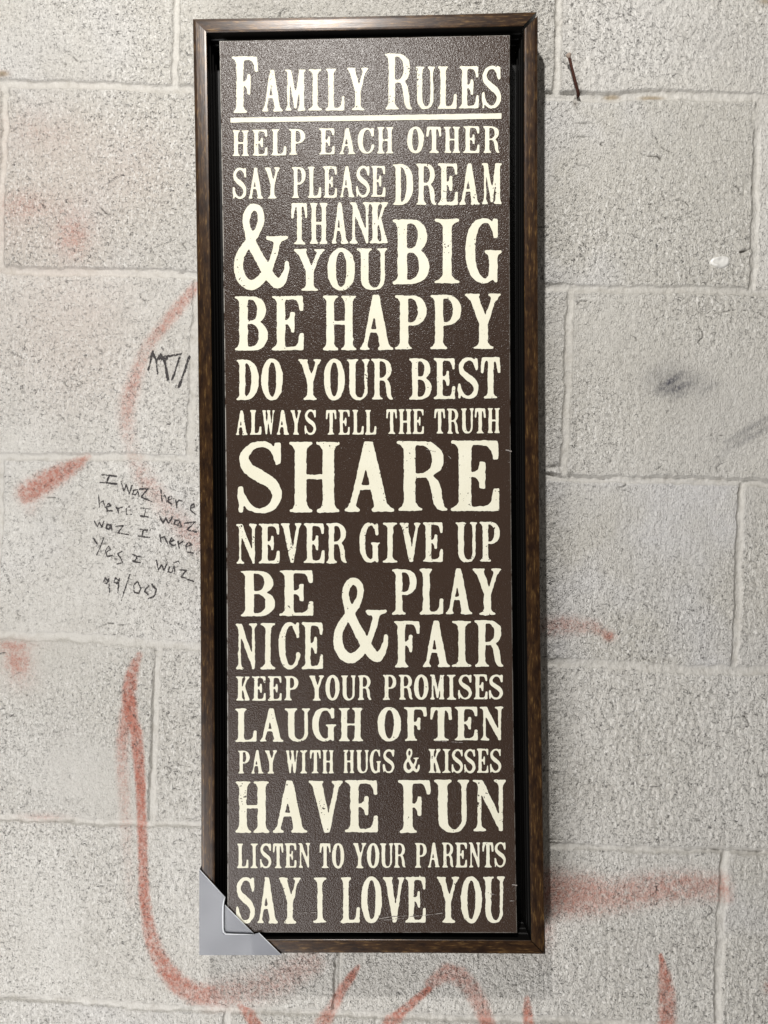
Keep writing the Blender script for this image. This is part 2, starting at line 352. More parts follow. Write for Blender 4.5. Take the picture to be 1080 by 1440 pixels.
stroke(red, [(275, 402, 7, .55), (255, 428, 9, .5), (236, 450, 9, .5), (211, 481, 8, .5), (200, 503, 9, .42), (189, 533, 11, .42), (178, 567, 12, .42), (177, 594, 12, .36), (183, 622, 11, .26), (189, 644, 12, .26), (200, 667, 14, .36), (217, 692, 14, .32), (236, 719, 15, .25), (262, 748, 16, .33), (282, 764, 16, .35)], .8)
stroke(red, [(122, 642, 5, .35), (111, 651, 8, .65), (88, 664, 13, .75), (60, 680, 15, .78), (38, 694, 16, .7)], .75)
stroke(red, [(45, 700, 14, .35), (42, 716, 10, .2)], .9)
blob(red, 24, 930, 20, 20, .6); blob(red, 8, 907, 40, 8, .35); blob(red, 30, 960, 25, 18, .15)
blob(red, 103, 332, 30, 32, .48); blob(red, 40, 288, 60, 22, .32); blob(red, 20, 330, 30, 30, .12); blob(red, 60, 190, 70, 40, .15); blob(red, 120, 430, 70, 40, .08); blob(red, 60, 1149, 34, 6, .30); blob(red, 30, 170, 40, 30, .06)
blob(warm, 80, 270, 130, 110, .55); blob(warm, 60, 450, 120, 100, .35); blob(warm, 200, 230, 60, 60, .35); blob(warm, 120, 520, 90, 70, .3)
stroke(red, [(766, 881, 14, .40), (800, 880, 14, .42), (835, 881, 10, .35)], .8); blob(red, 857, 895, 9, 7, .65); blob(red, 846, 888, 9, 7, .3)
stroke(red, [(766, 1250, 30, .55), (800, 1256, 30, .52), (864, 1260, 24, .46), (918, 1250, 24, .48), (971, 1247, 22, .48), (1010, 1248, 19, .5), (1024, 1262, 10, .3)], .75)
blob(red, 800, 1285, 40, 16, .18); blob(red, 768, 1310, 14, 30, .3)
stroke(red, [(930, 1345, 3, .7), (935, 1373, 9, .75), (938, 1400, 12, .7), (939, 1446, 13, .7)])
blob(red, 1078, 1389, 6, 10, .4)
blob(tan, 861, 135, 12, 3.2, 1.0, 2.0); blob(tan, 917, 136, 18, 3.4, 1.0, 2.0); blob(tan, 3, 104, 9, 4, 1.0, 1.5)
blob(red, 3, 104, 9, 4, .6); blob(tan, 1076, 2, 9, 5, .9); blob(dark, 153, 107, 3, 2, .5); blob(tan, 809, 144, 4, 6, .35, 1.5); blob(grey, 809, 144, 4, 6, .45, 1.5)  # ends with a small tan and grey patch just below the nail
for (x0, y0, x1, y1, w_, a_) in [(925, 549, 958, 527, 2.5, .75), (935, 552, 970, 540, 2.5, .7), (945, 562, 972, 545, 2, .4), (912, 535, 945, 515, 6, .22), (958, 528, 990, 545, 7, .25), (980, 552, 1012, 538, 2, .35),
        (1020, 622, 1085, 584, 1.6, .55), (1024, 632, 1085, 598, 1.6, .55), (1016, 634, 1060, 604, 2, .35), (1005, 650, 1050, 610, 3, .2), (1040, 618, 1085, 590, 5, .2), (1000, 640, 1030, 560, 14, .06)]:
    w_, a_ = w_*2.0+1.0, min(1.0, a_*0.8)
    stroke(grey, [(x0, y0, w_, a_*.6), ((x0+x1)/2, (y0+y1)/2, w_, a_), (x1, y1, w_, a_*.6)], .9)
blob(grey, 948, 538, 38, 20, .26); blob(grey, 960, 575, 30, 30, .06)
red *= np.clip(1.0+0.14*fnoise(X.shape, 1.2, 1.0, 21)+0.10*fnoise(X.shape, 14, 12, 22), 0, 1.25)
dark = np.maximum(dark, np.clip((pit2*1.3), 0, 0.7)*(1-mortar))
V = np.stack([X.ravel(), -H.ravel(), Z.ravel()], 1)
ii = (np.arange(NZ-1)[:, None]*NX+np.arange(NX-1)[None]).ravel()
quads = np.stack([ii, ii+1, ii+NX+1, ii+NX], 1).ravel()
wall = np_mesh('block_wall', V, np.full(len(ii), 4), quads, M_WALL, smooth=True)
b_coarse = np.clip(b_coarse*0.45+0.35+0.28*zone+np.where((X > 0.18) & (Z > -0.16), -0.12, 0.12), 0, 1)
for nm, ch in (('block', (b_tone, b_coarse, b_cool)), ('paint', (red, grey, mortar)), ('grime', (tan, dark, warm))):
    at = wall.data.attributes.new(nm, 'FLOAT_COLOR', 'POINT')
    buf = np.ones((NX*NZ, 4), np.float32)
    for i, c in enumerate(ch): buf[:, i] = np.clip(c, 0, 1).ravel()
    at.data.foreach_set('color', buf.ravel())
tag(wall, 'white painted concrete block wall with red spray paint and pen scribbles behind the sign', 'wall')
def wall_y(x, z):
    fx = np.interp(x, gx, np.arange(NX)); fz = np.interp(z, gz, np.arange(NZ))
    i = np.clip(fx.astype(int), 0, NX-2); j = np.clip(fz.astype(int), 0, NZ-2); a = fx-i; b = fz-j
    return -((H[j, i]*(1-a)+H[j, i+1]*a)*(1-b)+(H[j+1, i]*(1-a)+H[j+1, i+1]*a)*b)
# pen writing: thin ink skin following the relief
def ink(name, strokes, half, x0, y0, x1, y1, label, gap):
    r = 0.36; nx = int((x1-x0)/r); ny = int((y1-y0)/r)
    gx_, gy_ = np.meshgrid(x0+np.arange(nx)*r, y0+np.arange(ny)*r); d = np.full(gx_.shape, 99.0)
    for pts in strokes:
        for (ax, ay), (bx, by) in zip(pts[:-1], pts[1:]):
            dx, dy = bx-ax, by-ay; t = np.clip(((gx_-ax)*dx+(gy_-ay)*dy)/(dx*dx+dy*dy+1e-9), 0, 1)
            d = np.minimum(d, np.hypot(gx_-ax-t*dx, gy_-ay-t*dy))
    f = half*(1+0.22*fnoise(gx_.shape, 10, 10, 31))-d+0.22*fnoise(gx_.shape, 1.8, 1.6, 32)
    f -= np.clip(fnoise(gx_.shape, 1.5, 1.4, 33)-gap, 0, 9)*3
    P, sz, ix = march(f, False)
    W = unp(x0+P[:, 0]*r, y0+P[:, 1]*r)
    W[:, 1] = wall_y(W[:, 0], W[:, 2])-0.00045
    o = np_mesh(name, W, sz, ix, M_INK, wall); o['label'] = label; return o
def sc(lst, s, ox, oy): return [[(ox+x/s, oy+y/s) for x, y in l] for l in lst]
NOTE = sc([[(515, 98), (590, 108)], [(552, 102), (536, 140)], [(505, 137), (590, 146)], [(612, 135), (625, 185), (638, 152), (652, 195), (667, 155)], [(695, 175), (676, 178), (670, 197), (685, 202), (697, 180), (702, 208)],
    [(705, 172), (747, 170), (713, 212), (767, 236)], [(812, 176), (816, 205), (818, 237)], [(813.5, 178), (818, 232)], [(818, 216), (830, 200), (838, 215), (842, 242)], [(850, 227), (868, 222), (864, 208), (850, 213), (848, 236), (868, 247)], [(888, 228), (895, 264)], [(893, 240), (905, 228), (920, 232)],
    [(963, 267), (985, 262), (980, 247), (965, 255), (962, 280), (987, 297)], [(498, 203), (503, 268)], [(502, 242), (520, 232), (532, 264)], [(538, 262), (560, 256), (550, 243), (537, 258), (542, 282), (566, 282)], [(588, 264), (598, 292), (596, 270), (618, 264)], [(637, 282), (662, 276), (652, 260), (636, 272), (638, 300), (664, 300)],
    [(710, 267), (756, 273)], [(736, 270), (729, 311)], [(710, 308), (752, 315)], [(808, 312), (825, 343), (838, 318), (852, 346), (870, 316)], [(905, 330), (885, 330), (880, 350), (900, 356), (908, 335), (917, 360)], [(933, 345), (987, 338), (945, 378), (992, 389)],
    [(477, 335), (490, 362), (500, 340), (515, 364), (524, 335)], [(556, 354), (540, 350), (535, 370), (550, 376), (560, 355), (567, 380)], [(585, 360), (622, 358), (595, 395), (650, 403)], [(693, 374), (744, 381)], [(723, 378), (716, 412)], [(698, 410), (755, 417)],
    [(808, 403), (815, 442)], [(812, 420), (830, 412), (846, 447)], [(858, 440), (878, 432), (865, 420), (855, 440), (868, 458), (886, 455)], [(900, 438), (905, 472)], [(905, 450), (924, 437)], [(938, 465), (970, 455), (955, 440), (938, 460), (945, 490), (978, 496)],
    [(470, 418), (490, 450)], [(524, 418), (488, 505)], [(538, 490), (560, 478), (548, 460), (532, 485), (540, 512), (564, 510)], [(614, 488), (592, 500), (610, 525), (620, 545), (592, 551)], [(668, 504), (707, 516)], [(690, 510), (682, 541)], [(670, 537), (708, 546)],
    [(790, 533), (800, 582), (815, 555), (828, 584), (842, 555)], [(858, 568), (850, 590), (868, 596), (880, 563), (884, 592)], [(902, 538), (878, 545)], [(905, 580), (942, 584), (915, 615), (982, 641)],
    [(546, 642), (530, 620), (522, 645), (540, 651), (548, 626), (553, 697)], [(600, 636), (583, 620), (575, 645), (592, 651), (603, 625), (593, 697)], [(656, 604), (612, 736)], [(690, 640), (674, 660), (677, 695), (700, 701), (712, 675), (695, 645), (678, 650)], [(748, 662), (729, 690), (747, 706)], [(768, 655), (789, 682), (780, 714), (752, 727)]], 3.6, 0, 640)
ink('handwritten_note', NOTE, 0.85, 120, 655, 290, 850, 'thin black handwritten note', 1.5)
TAG = sc([[(772, 338), (750, 432)], [(772, 345), (792, 390), (796, 452)], [(788, 392), (812, 350)], [(812, 352), (836, 400), (850, 480)], [(800, 378), (842, 376)], [(838, 366), (915, 350)], [(908, 372), (870, 482)], [(957, 368), (905, 518)]], 3.6, 0, 400)
ink('marker_tag', TAG, 1.6, 195, 485, 280, 555, 'thick grey marker tag of slanted strokes', 1.0)
# dried glue on the wall
def lump_mesh(name, px, py, rx, ry, th, mat, parent, seed):
    c = unp([px], [py])[0]; bm = bmesh.new(); n = 40; rr = np.random.default_rng(seed); ph = rr.uniform(0, 6.28, 4); rings = []
    for k in range(9):
        q = k/8; ring = []
        for i in range(n):
            a = 2*math.pi*i/n; wv = 1+0.10*math.sin(2*a+ph[0])+0.08*math.sin(3*a+ph[1])+0.05*math.sin(5*a+ph[2])
            x = c[0]+rx*wv*q*math.cos(a); z = c[2]+ry*wv*q*math.sin(a)
            hgt = th*(0.35+0.9*math.exp(-((q-0.74)/0.2)**2)*(0.7+0.3*math.sin(3*a+ph[3])))*(1-q**8)
            ring.append(bm.verts.new((x, float(wall_y(np.array([x]), np.array([z]))[0])-hgt-(0.0002 if q < 1 else -0.0006), z)))
        rings.append(ring)
    for k in range(1, 8):
        for i in range(n): bm.faces.new((rings[k][i], rings[k+1][i], rings[k+1][(i+1) % n], rings[k][(i+1) % n]))
    bm.faces.new(rings[1]); bm.verts.ensure_lookup_table()
    for v in rings[0]: bm.verts.remove(v)
    me = bpy.data.meshes.new(name); bm.to_mesh(me); bm.free(); me.polygons.foreach_set('use_smooth', [True]*len(me.polygons)); me.materials.append(mat)
    o = bpy.data.objects.new(name, me); C.objects.link(o); o.parent = parent; return o
lump_mesh('glue_blob', 1013, 368, 0.0120, 0.0062, 0.0016, M_GLUE, wall, 5)['label'] = 'shiny whitish dried glue blob'

# ------------------------------------------------------------------ the framed sign
YF = -0.045; YB = -0.004; DEP = YB-YF       # frame front and back planes
cor = unp([272, 757, 764, 281], [26, 15.5, 1342, 1342], YF)
ctr = cor.mean(0); PHI = math.radians(2.53); FW, FH = 0.3569, 0.9736
sign = bpy.data.objects.new('framed_sign', None); C.objects.link(sign)
bx_ = np.array([math.cos(PHI), 0, math.sin(PHI)]); bz_ = np.array([-math.sin(PHI), 0, math.cos(PHI)])
base = ctr - bz_*FH/2; base[1] = YB
sign.location = base; sign.rotation_euler = (0, -PHI, 0)
tag(sign, 'tall narrow family rules sign, brown with cream lettering in a bronze frame', 'wall sign')
def loc(P):     # world -> sign local
    d = np.asarray(P)-base; return np.stack([d@bx_, d[:, 1], d@bz_], 1)
BOW = 0.0026
def bow(v, z):  # rails are bowed in towards the middle of their length
    t = (z-FH/2)/(FH/2); return BOW*max(0.0, 1-t*t)
def obj(name, bm, mat, parent, smooth=False):
    me = bpy.data.meshes.new(name); bmesh.ops.recalc_face_normals(bm, faces=bm.faces); bm.to_mesh(me); bm.free(); me.materials.append(mat)
    if smooth: me.polygons.foreach_set('use_smooth', [True]*len(me.polygons))
    o = bpy.data.objects.new(name, me); C.objects.link(o); o.parent = parent; return o
# moulding profile: (inward from the outer edge, forward from the back)
d_ = DEP
PROF = [(0, 0), (0, d_-0.0022), (0.0003, d_-0.0010), (0.0012, d_-0.0002), (0.0035, d_), (0.0075, d_-0.0001), (0.0120, d_-0.0003), (0.0138, d_-0.0005), (0.0143, d_-0.0010), (0.0146, d_-0.0026),
        (0.0146, d_-0.012), (0.0156, d_-0.0130), (0.0156, d_-0.020), (0.0166, d_-0.0208), (0.0166, d_-0.029), (0.0176, d_-0.0298), (0.0176, 0.006), (0.0176, 0)]
def rail(side, open_start=0.0, open_end=0.0):
    bm = bmesh.new(); uv = bm.loops.layers.uv.new('UVMap'); n = 28; rings = []; acc = [0]
    for a, b in zip(PROF[:-1], PROF[1:]): acc.append(acc[-1]+math.hypot(a[0]-b[0], a[1]-b[1]))
    vert_ = side in 'LR'; Lg = FH if vert_ else FW
    us = {}
    for i in range(n+1):
        t = i/n; ring = []
        for j, (p, q) in enumerate(PROF):
            s0 = p+open_start; s1 = Lg-p-open_end; s = s0+(s1-s0)*t
            if vert_:
                z = s; x = -FW/2+p+bow(0, z)
                if side == 'R': x = -x
            else:
                x = -FW/2+s; z = FH-p if side == 'T' else p
                t2 = 2*x/FW; z += (0.0008*(1-t2*t2)) * (-1 if side == 'T' else 1)
            v = bm.verts.new((x, -q, z)); us[v] = (s+(3.0 if side in 'LT' else 0)+(1.3 if vert_ else 0), acc[j]); ring.append(v)
        rings.append(ring)
    m_ = len(PROF)
    for i in range(n):
        for j in range(m_):
            k2 = (j+1) % m_
            bm.faces.new((rings[i][j], rings[i+1][j], rings[i+1][k2], rings[i][k2]))
    caps = [bm.faces.new(rings[0]), bm.faces.new(rings[-1][::-1])]
    for f in caps: f.material_index = 1  # cut ends blackened to give the open mitre gap its shade
    for f in bm.faces:
        for l in f.loops: l[uv].uv = us[l.vert]
    o = obj('frame_rail', bm, M_FRAME, sign)
    o.data.materials.append(M_BLACK)
    inner = o.data
    for pl in inner.polygons:      # black lacquered rebate inside the rail
        vs_ = [inner.vertices[v].co for v in pl.vertices]
        if len(vs_) == 4 and max(-v.y for v in vs_) < d_-0.0008 and all((abs(v.x) < FW/2-0.012) and (0.012 < v.z < FH-0.012) for v in vs_): pl.material_index = 1
    return o
rail('L'); rail('B'); rail('T', 0, 0.0); rr_ = rail('R', 0, 0.0040)
rr_.location = (0.0012, 0, 0)
rr_['label'] = 'right rail with open mitre at its top end'
bm = bmesh.new(); bmesh.ops.create_cube(bm, size=1)
for v in bm.verts: v.co = Vector((v.co.x*(FW-0.034), v.co.y*0.005-0.0035, v.co.z*(FH-0.034)+FH/2))
obj('backing_tray', bm, M_BLACK, sign)
# panel
YP = -0.0435
pc = loc(unp([307.5, 718.5, 727, 319.5], [57, 49, 1311, 1313], YP))
x0 = (pc[0, 0]+pc[3, 0])/2; x1 = (pc[1, 0]+pc[2, 0])/2; z1 = (pc[0, 2]+pc[1, 2])/2; z0 = (pc[2, 2]+pc[3, 2])/2
bm = bmesh.new(); lay = bm.verts.layers.float.new('edge'); n = 120; yf = YP-YB
def outline(ins, z_ins, y, e):
    ring = []
    for k in range(30): ring.append((0, k/30))
    for k in range(n): ring.append((k/n, 1))
    pts = []
    def add(x, z): pts.append((x, z))
    nl, nb = 90, 30
    for k in range(nb): add(x0+ins+(x1-x0-2*ins)*k/nb, z0+ins)
    for k in range(nl): add(x1-ins, z0+ins+(z1-z0-2*ins)*k/nl)
    for k in range(nb): add(x1-ins-(x1-x0-2*ins)*k/nb, z1-ins)
    for k in range(nl): add(x0+ins, z1-ins-(z1-z0-2*ins)*k/nl)
    vs_ = []
    for x, z in pts:
        b = BOW*1.1*max(0, 1-((z-FH/2)/(FH/2))**2)*(1 if x < 0 else -1)*min(1, abs(x-(x0+x1)/2)/((x1-x0)/2))
        v = bm.verts.new((x+b, y, z)); v[lay] = e*(1.0 if x < x0+0.004 else 0.4 if x > x1-0.004 else 0.45); vs_.append(v)
    return vs_
R_ = [outline(0, 0, -0.010, 0.2), outline(0, 0, yf+0.0012, 0.55), outline(0.0003, 0, yf+0.0003, 1.0), outline(0.0009, 0, yf, 0.45), outline(0.0013, 0, yf, 0.0)]
for a, b in zip(R_[:-1], R_[1:]):
    for i in range(len(a)): bm.faces.new((a[i], a[(i+1) % len(a)], b[(i+1) % len(a)], b[i]))
bm.faces.new(R_[-1]); bm.faces.new(R_[0][::-1])
panel = obj('sign_panel', bm, M_PANEL, sign)
panel['label'] = 'dark brown printed panel floating inside the frame'

# ------------------------------------------------------------------ lettering: glyphs drawn as areas in a unit box, y up
def rect(x, y, a, b, c, d): return (x >= a) & (x <= b) & (y >= c) & (y <= d)
def poly(x, y, pts):
    ins = np.zeros(x.shape, bool); n = len(pts)
    for i in range(n):
        (xa, ya), (xb, yb) = pts[i], pts[(i+1) % n]
        if ya == yb: continue
        c = ((ya > y) != (yb > y)) & (x < (xb-xa)*(y-ya)/(yb-ya)+xa); ins ^= c
    return ins
def ell(x, y, cx, cy, rx, ry, p=2.15): return (np.abs((x-cx)/rx)**p+np.abs((y-cy)/ry)**p) <= 1
def foot(x, y, a, b, s0, s1, fl=False):
    q = 1-y if fl else y
    return poly(x, q, [(a, -.001), (b, -.001), (b, .030), (b-(b-s1)*.55, .050), (s1, .115), (s0, .115), (a+(s0-a)*.55, .050), (a, .030)])
def stem(x, y, s0, s1, fa, fb, ha, hb):
    r = rect(x, y, s0, s1, 0, 1)
    if fa is not None: r |= foot(x, y, fa, fb, s0, s1)
    if ha is not None: r |= foot(x, y, ha, hb, s0, s1, True)
    return r
def brush(x, y, pts):
    r = np.zeros(x.shape, bool)
    P = np.array(pts, float); n = len(P); dense = []
    def cr(p0, p1, p2, p3, t): return .5*((2*p1)+(-p0+p2)*t+(2*p0-5*p1+4*p2-p3)*t*t+(-p0+3*p1-3*p2+p3)*t**3)
    for i in range(n-1):
        p0, p1, p2, p3 = P[max(i-1, 0)], P[i], P[i+1], P[min(i+2, n-1)]
        for t in np.linspace(0, 1, 12, endpoint=False): dense.append(cr(p0, p1, p2, p3, t))
    dense.append(P[-1])
    for a, b, rx, ry in dense:
        bb = (np.abs(x-a) <= rx) & (np.abs(y-b) <= ry)
        r[bb] |= (((x[bb]-a)/rx)**2+((y[bb]-b)/ry)**2) <= 1
    return r
ARM_T = [(.64, 1.0), (.955, 1.0), (.975, .86), (.97, .73), (.875, .73), (.835, .85), (.76, .925), (.64, .942)]
ARM_B = [(.66, 0), (.985, 0), (.99, .315), (.875, .315), (.835, .14), (.76, .075), (.66, .058)]
MID = [(.595, .70), (.705, .69), (.70, .32), (.60, .33), (.575, .425), (.50, .478), (.40, .488), (.40, .548), (.50, .556), (.57, .60)]
def gE(x, y): return stem(x, y, .16, .41, 0, .5, 0, .5) | rect(x, y, .2, .7, .942, 1) | rect(x, y, .2, .7, 0, .058) | poly(x, y, ARM_T) | poly(x, y, ARM_B) | poly(x, y, MID)
def gF(x, y): return stem(x, y, .17, .43, .06, .57, 0, .5) | rect(x, y, .2, .7, .942, 1) | poly(x, y, ARM_T) | poly(x, y, MID)
def gL(x, y): return stem(x, y, .14, .41, 0, .5, 0, .54) | rect(x, y, .2, .75, 0, .055) | poly(x, y, [(.60, 0), (.985, 0), (1, .34), (.865, .34), (.825, .15), (.72, .07), (.60, .054)])
def gH(x, y): return stem(x, y, .11, .335, 0, .46, 0, .46) | stem(x, y, .665, .89, .54, 1, .54, 1) | rect(x, y, .3, .7, .475, .535)
def gI(x, y): return stem(x, y, .33, .67, 0, 1, .02, .98)
def gO(x, y): return ell(x, y, .5, .5, .5, .505, 2.15) & ~ell(x, y, .5, .5, .205, .425, 2.1)
def gD(x, y):
    o = (ell(x, y, .36, .5, .64, .5, 2.3) & (x > .3)) | rect(x, y, .15, .4, 0, 1)
    i = ell(x, y, .36, .5, .325, .437, 2.3) & (x > .40)
    return (o & ~i) | foot(x, y, 0, .5, .15, .40) | foot(x, y, 0, .5, .15, .40, True)
def bowl(x, y, y0, y1, xr, th, hb, xs=.40):
    cy = (y0+y1)/2; ry = (y1-y0)/2; cx = xs+.10
    o = (ell(x, y, cx, cy, xr-cx, ry, 2.2) & (x > cx)) | rect(x, y, .2, cx, y0, y1)
    i = (ell(x, y, cx, cy, xr-cx-th, ry-hb, 2.1) & (x > cx)) | rect(x, y, xs, cx, y0+hb, y1-hb)
    return o & ~(i)
def gP(x, y): return stem(x, y, .16, .415, .01, .56, 0, .4) | bowl(x, y, .44, 1.0, 1.0, .26, .058, .415)
def gB(x, y): return bowl(x, y, .49, 1.0, .945, .25, .058, .39) | bowl(x, y, 0, .552, 1.0, .265, .062, .39) | stem(x, y, .14, .39, 0, .4, 0, .4)
def gR(x, y):
    return bowl(x, y, .475, 1.0, .925, .225, .056, .37) | stem(x, y, .145, .37, .03, .51, 0, .4) | poly(x, y, [(.50, .535), (.70, .515), (.82, .43), (.88, .31), (.905, .12), (.94, .045), (1.0, .03), (1.0, .0), (.90, 0), (.80, .02), (.725, .10), (.695, .25), (.65, .40), (.58, .475), (.46, .49)])
def gC(x, y):
    o = ell(x, y, .54, .5, .54, .503, 2.15) & ~ell(x, y, .60, .5, .30, .43, 2.1); o &= ~((x > .62) & (y > .33) & (y < .70))
    return (o & ~((x > .9) & (y > .7))) | poly(x, y, [(.86, 1.0), (.985, 1.0), (.98, .67), (.86, .67), (.80, .80), (.68, .91), (.80, .93)]) | poly(x, y, [(.86, .36), (1.0, .37), (.985, .24), (.90, .12), (.74, .05), (.82, .20)])
def gG(x, y):
    o = ell(x, y, .50, .5, .50, .503, 2.15) & ~ell(x, y, .56, .5, .295, .435, 2.1); o &= ~((x > .56) & (y > .20) & (y < .72)); o &= ~((x > .88) & (y > .02))
    return o | poly(x, y, [(.78, 1.0), (.895, .985), (.91, .70), (.80, .69), (.755, .80), (.64, .915), (.76, .94)]) | rect(x, y, .655, .89, .06, .49) | poly(x, y, [(.66, .1), (.89, .1), (.89, .005), (.84, .01), (.74, .07), (.60, .03), (.6, .1)]) | poly(x, y, [(.545, .505), (1.0, .505), (1.0, .478), (.90, .435), (.89, .40), (.655, .40), (.645, .435), (.545, .475)])
def gT(x, y):
    w = lambda q: poly(q, y, [(.045, 1.0), (.0, .63), (.125, .62), (.165, .80), (.24, .905), (.36, .94), (.36, 1.0)])
    return stem(x, y, .365, .645, .16, .86, None, None) | rect(x, y, .2, .8, .94, 1) | w(x) | w(1-x) | foot(x, y, .2, .8, .365, .645, True)
def gU(x, y):
    o = (ell(x, y, .525, .27, .395, .275, 2.2) & (y < .27)) | rect(x, y, .13, .92, .27, .90); i = (ell(x, y, .585, .27, .205, .215, 2.1) & (y < .27)) | rect(x, y, .38, .79, .27, 1)
    return (o & ~i) | stem(x, y, .13, .38, None, None, 0, .50) & (y > .26) | stem(x, y, .79, .92, None, None, .67, 1) & (y > .26)
def gV(x, y): return poly(x, y, [(.09, 1), (.37, 1), (.61, .26), (.61, 0), (.46, 0)]) | poly(x, y, [(.80, 1), (.91, 1), (.615, .0), (.52, .0), (.54, .22)]) | foot(x, y, 0, .43, .12, .365, True) | foot(x, y, .68, 1, .79, .895, True)
def gA(x, y): return poly(x, y, [(.40, 1), (.575, 1), (.885, .04), (.62, .04), (.43, .635), (.36, .86)]) | poly(x, y, [(.42, 1), (.36, .90), (.095, .04), (.205, .04), (.435, .65), (.5, .9)]) | rect(x, y, .19, .68, .315, .375) | foot(x, y, 0, .30, .10, .20) | foot(x, y, .55, 1, .63, .86)
def gY(x, y): return poly(x, y, [(.08, 1), (.35, 1), (.60, .52), (.63, .44), (.40, .44)]) | poly(x, y, [(.79, 1), (.91, 1), (.635, .44), (.52, .44), (.54, .53)]) | rect(x, y, .395, .635, 0, .46) | foot(x, y, .23, .80, .395, .635) | foot(x, y, 0, .41, .11, .34, True) | foot(x, y, .65, 1, .78, .90, True)
def gM(x, y): return rect(x, y, .125, .225, 0, .96) | foot(x, y, .01, .32, .125, .225) | poly(x, y, [(.0, 1), (.30, 1), (.55, .30), (.555, .05), (.47, .05), (.19, .86), (.10, .95), (.0, .97)]) | poly(x, y, [(.70, 1), (.80, 1), (.56, .06), (.50, .06), (.50, .25)]) | rect(x, y, .70, .92, 0, 1) | foot(x, y, .61, 1, .70, .92) | poly(x, y, [(.66, 1), (1, 1), (1, .97), (.92, .93), (.7, .93)])
def gN(x, y): return rect(x, y, .15, .25, 0, .9) | foot(x, y, .02, .40, .15, .25) | poly(x, y, [(.0, 1), (.29, 1), (.83, .26), (.90, .0), (.83, .0), (.19, .80), (.12, .94), (.0, .97)]) | rect(x, y, .79, .905, .0, 1) | foot(x, y, .64, 1, .79, .905, True)
def gK(x, y): return stem(x, y, .17, .44, .02, .58, 0, .58) | poly(x, y, [(.42, .40), (.42, .46), (.76, .98), (.90, .98), (.58, .50)]) | poly(x, y, [(.50, .53), (.62, .64), (.98, .03), (.70, .03)]) | foot(x, y, .60, 1, .72, .95) | foot(x, y, .64, 1, .74, .90, True)
def gS(x, y):
    return brush(x, y, [(.86, .78, .05, .05), (.80, .87, .055, .045), (.68, .945, .06, .038), (.50, .968, .07, .034), (.30, .925, .085, .045), (.17, .83, .095, .06), (.14, .745, .10, .06), (.22, .635, .12, .07), (.46, .53, .13, .082), (.72, .43, .13, .075), (.86, .31, .105, .07), (.86, .20, .10, .065), (.72, .075, .09, .045), (.50, .034, .08, .034), (.31, .065, .065, .035), (.19, .14, .055, .045), (.10, .24, .05, .05)]) \
        | poly(x, y, [(.82, .99), (.95, .985), (.945, .70), (.85, .68), (.80, .80), (.72, .90), (.80, .93)]) | poly(x, y, [(.01, .37), (.11, .38), (.155, .22), (.21, .13), (.12, .105), (.11, .01), (.025, .01), (.035, .12), (.0, .20)])
def gW(x, y): return poly(x, y, [(.03, 1), (.24, 1), (.375, .25), (.375, 0), (.27, 0)]) | poly(x, y, [(.475, 1), (.555, 1), (.375, 0), (.30, 0)]) | poly(x, y, [(.40, 1), (.60, 1), (.745, .25), (.745, 0), (.635, 0)]) | poly(x, y, [(.86, 1), (.94, 1), (.745, 0), (.67, 0)]) | foot(x, y, 0, .30, .06, .23, True) | foot(x, y, .36, .66, .42, .59, True) | foot(x, y, .80, 1, .85, .94, True)
def gAmp(x, y):
    q = lambda l: [((a-48)/420, (1018-b)/658, r/420, r2/658) for a, b, r, r2 in l]
    return brush(x, y, q([(190, 610, 25, 28), (155, 560, 27, 28), (140, 495, 26, 30), (152, 430, 26, 28), (182, 388, 25, 26), (212, 384, 25, 25), (243, 408, 25, 27), (254, 455, 23, 28), (247, 515, 23, 28), (222, 572, 25, 26), (180, 630, 28, 26), (135, 685, 30, 28), (95, 755, 31, 32), (82, 830, 34, 34), (95, 905, 36, 36), (130, 955, 38, 38), (178, 978, 36, 38), (225, 960, 32, 36), (270, 915, 28, 32), (315, 850, 23, 28), (348, 770, 22, 26), (370, 690, 22, 26), (382, 632, 23, 20)])) \
        | brush(x, y, q([(160, 570, 28, 28), (178, 640, 34, 30), (212, 715, 36, 32), (258, 800, 38, 34), (305, 885, 38, 36), (350, 945, 38, 36), (385, 970, 34, 34), (420, 940, 26, 32), (442, 885, 21, 28), (452, 835, 16, 24), (452, 805, 13, 14)])) \
        | poly(x, y, [((a-48)/420, (1018-b)/658) for a, b in [(295, 608), (458, 605), (462, 620), (440, 632), (410, 645), (400, 670), (360, 670), (345, 645), (315, 638), (297, 622)]])
G = dict(A=gA, B=gB, C=gC, D=gD, E=gE, F=gF, G=gG, H=gH, I=gI, K=gK, L=gL, M=gM, N=gN, O=gO, P=gP, R=gR, S=gS, T=gT, U=gU, V=gV, W=gW, Y=gY)
G['&'] = gAmp
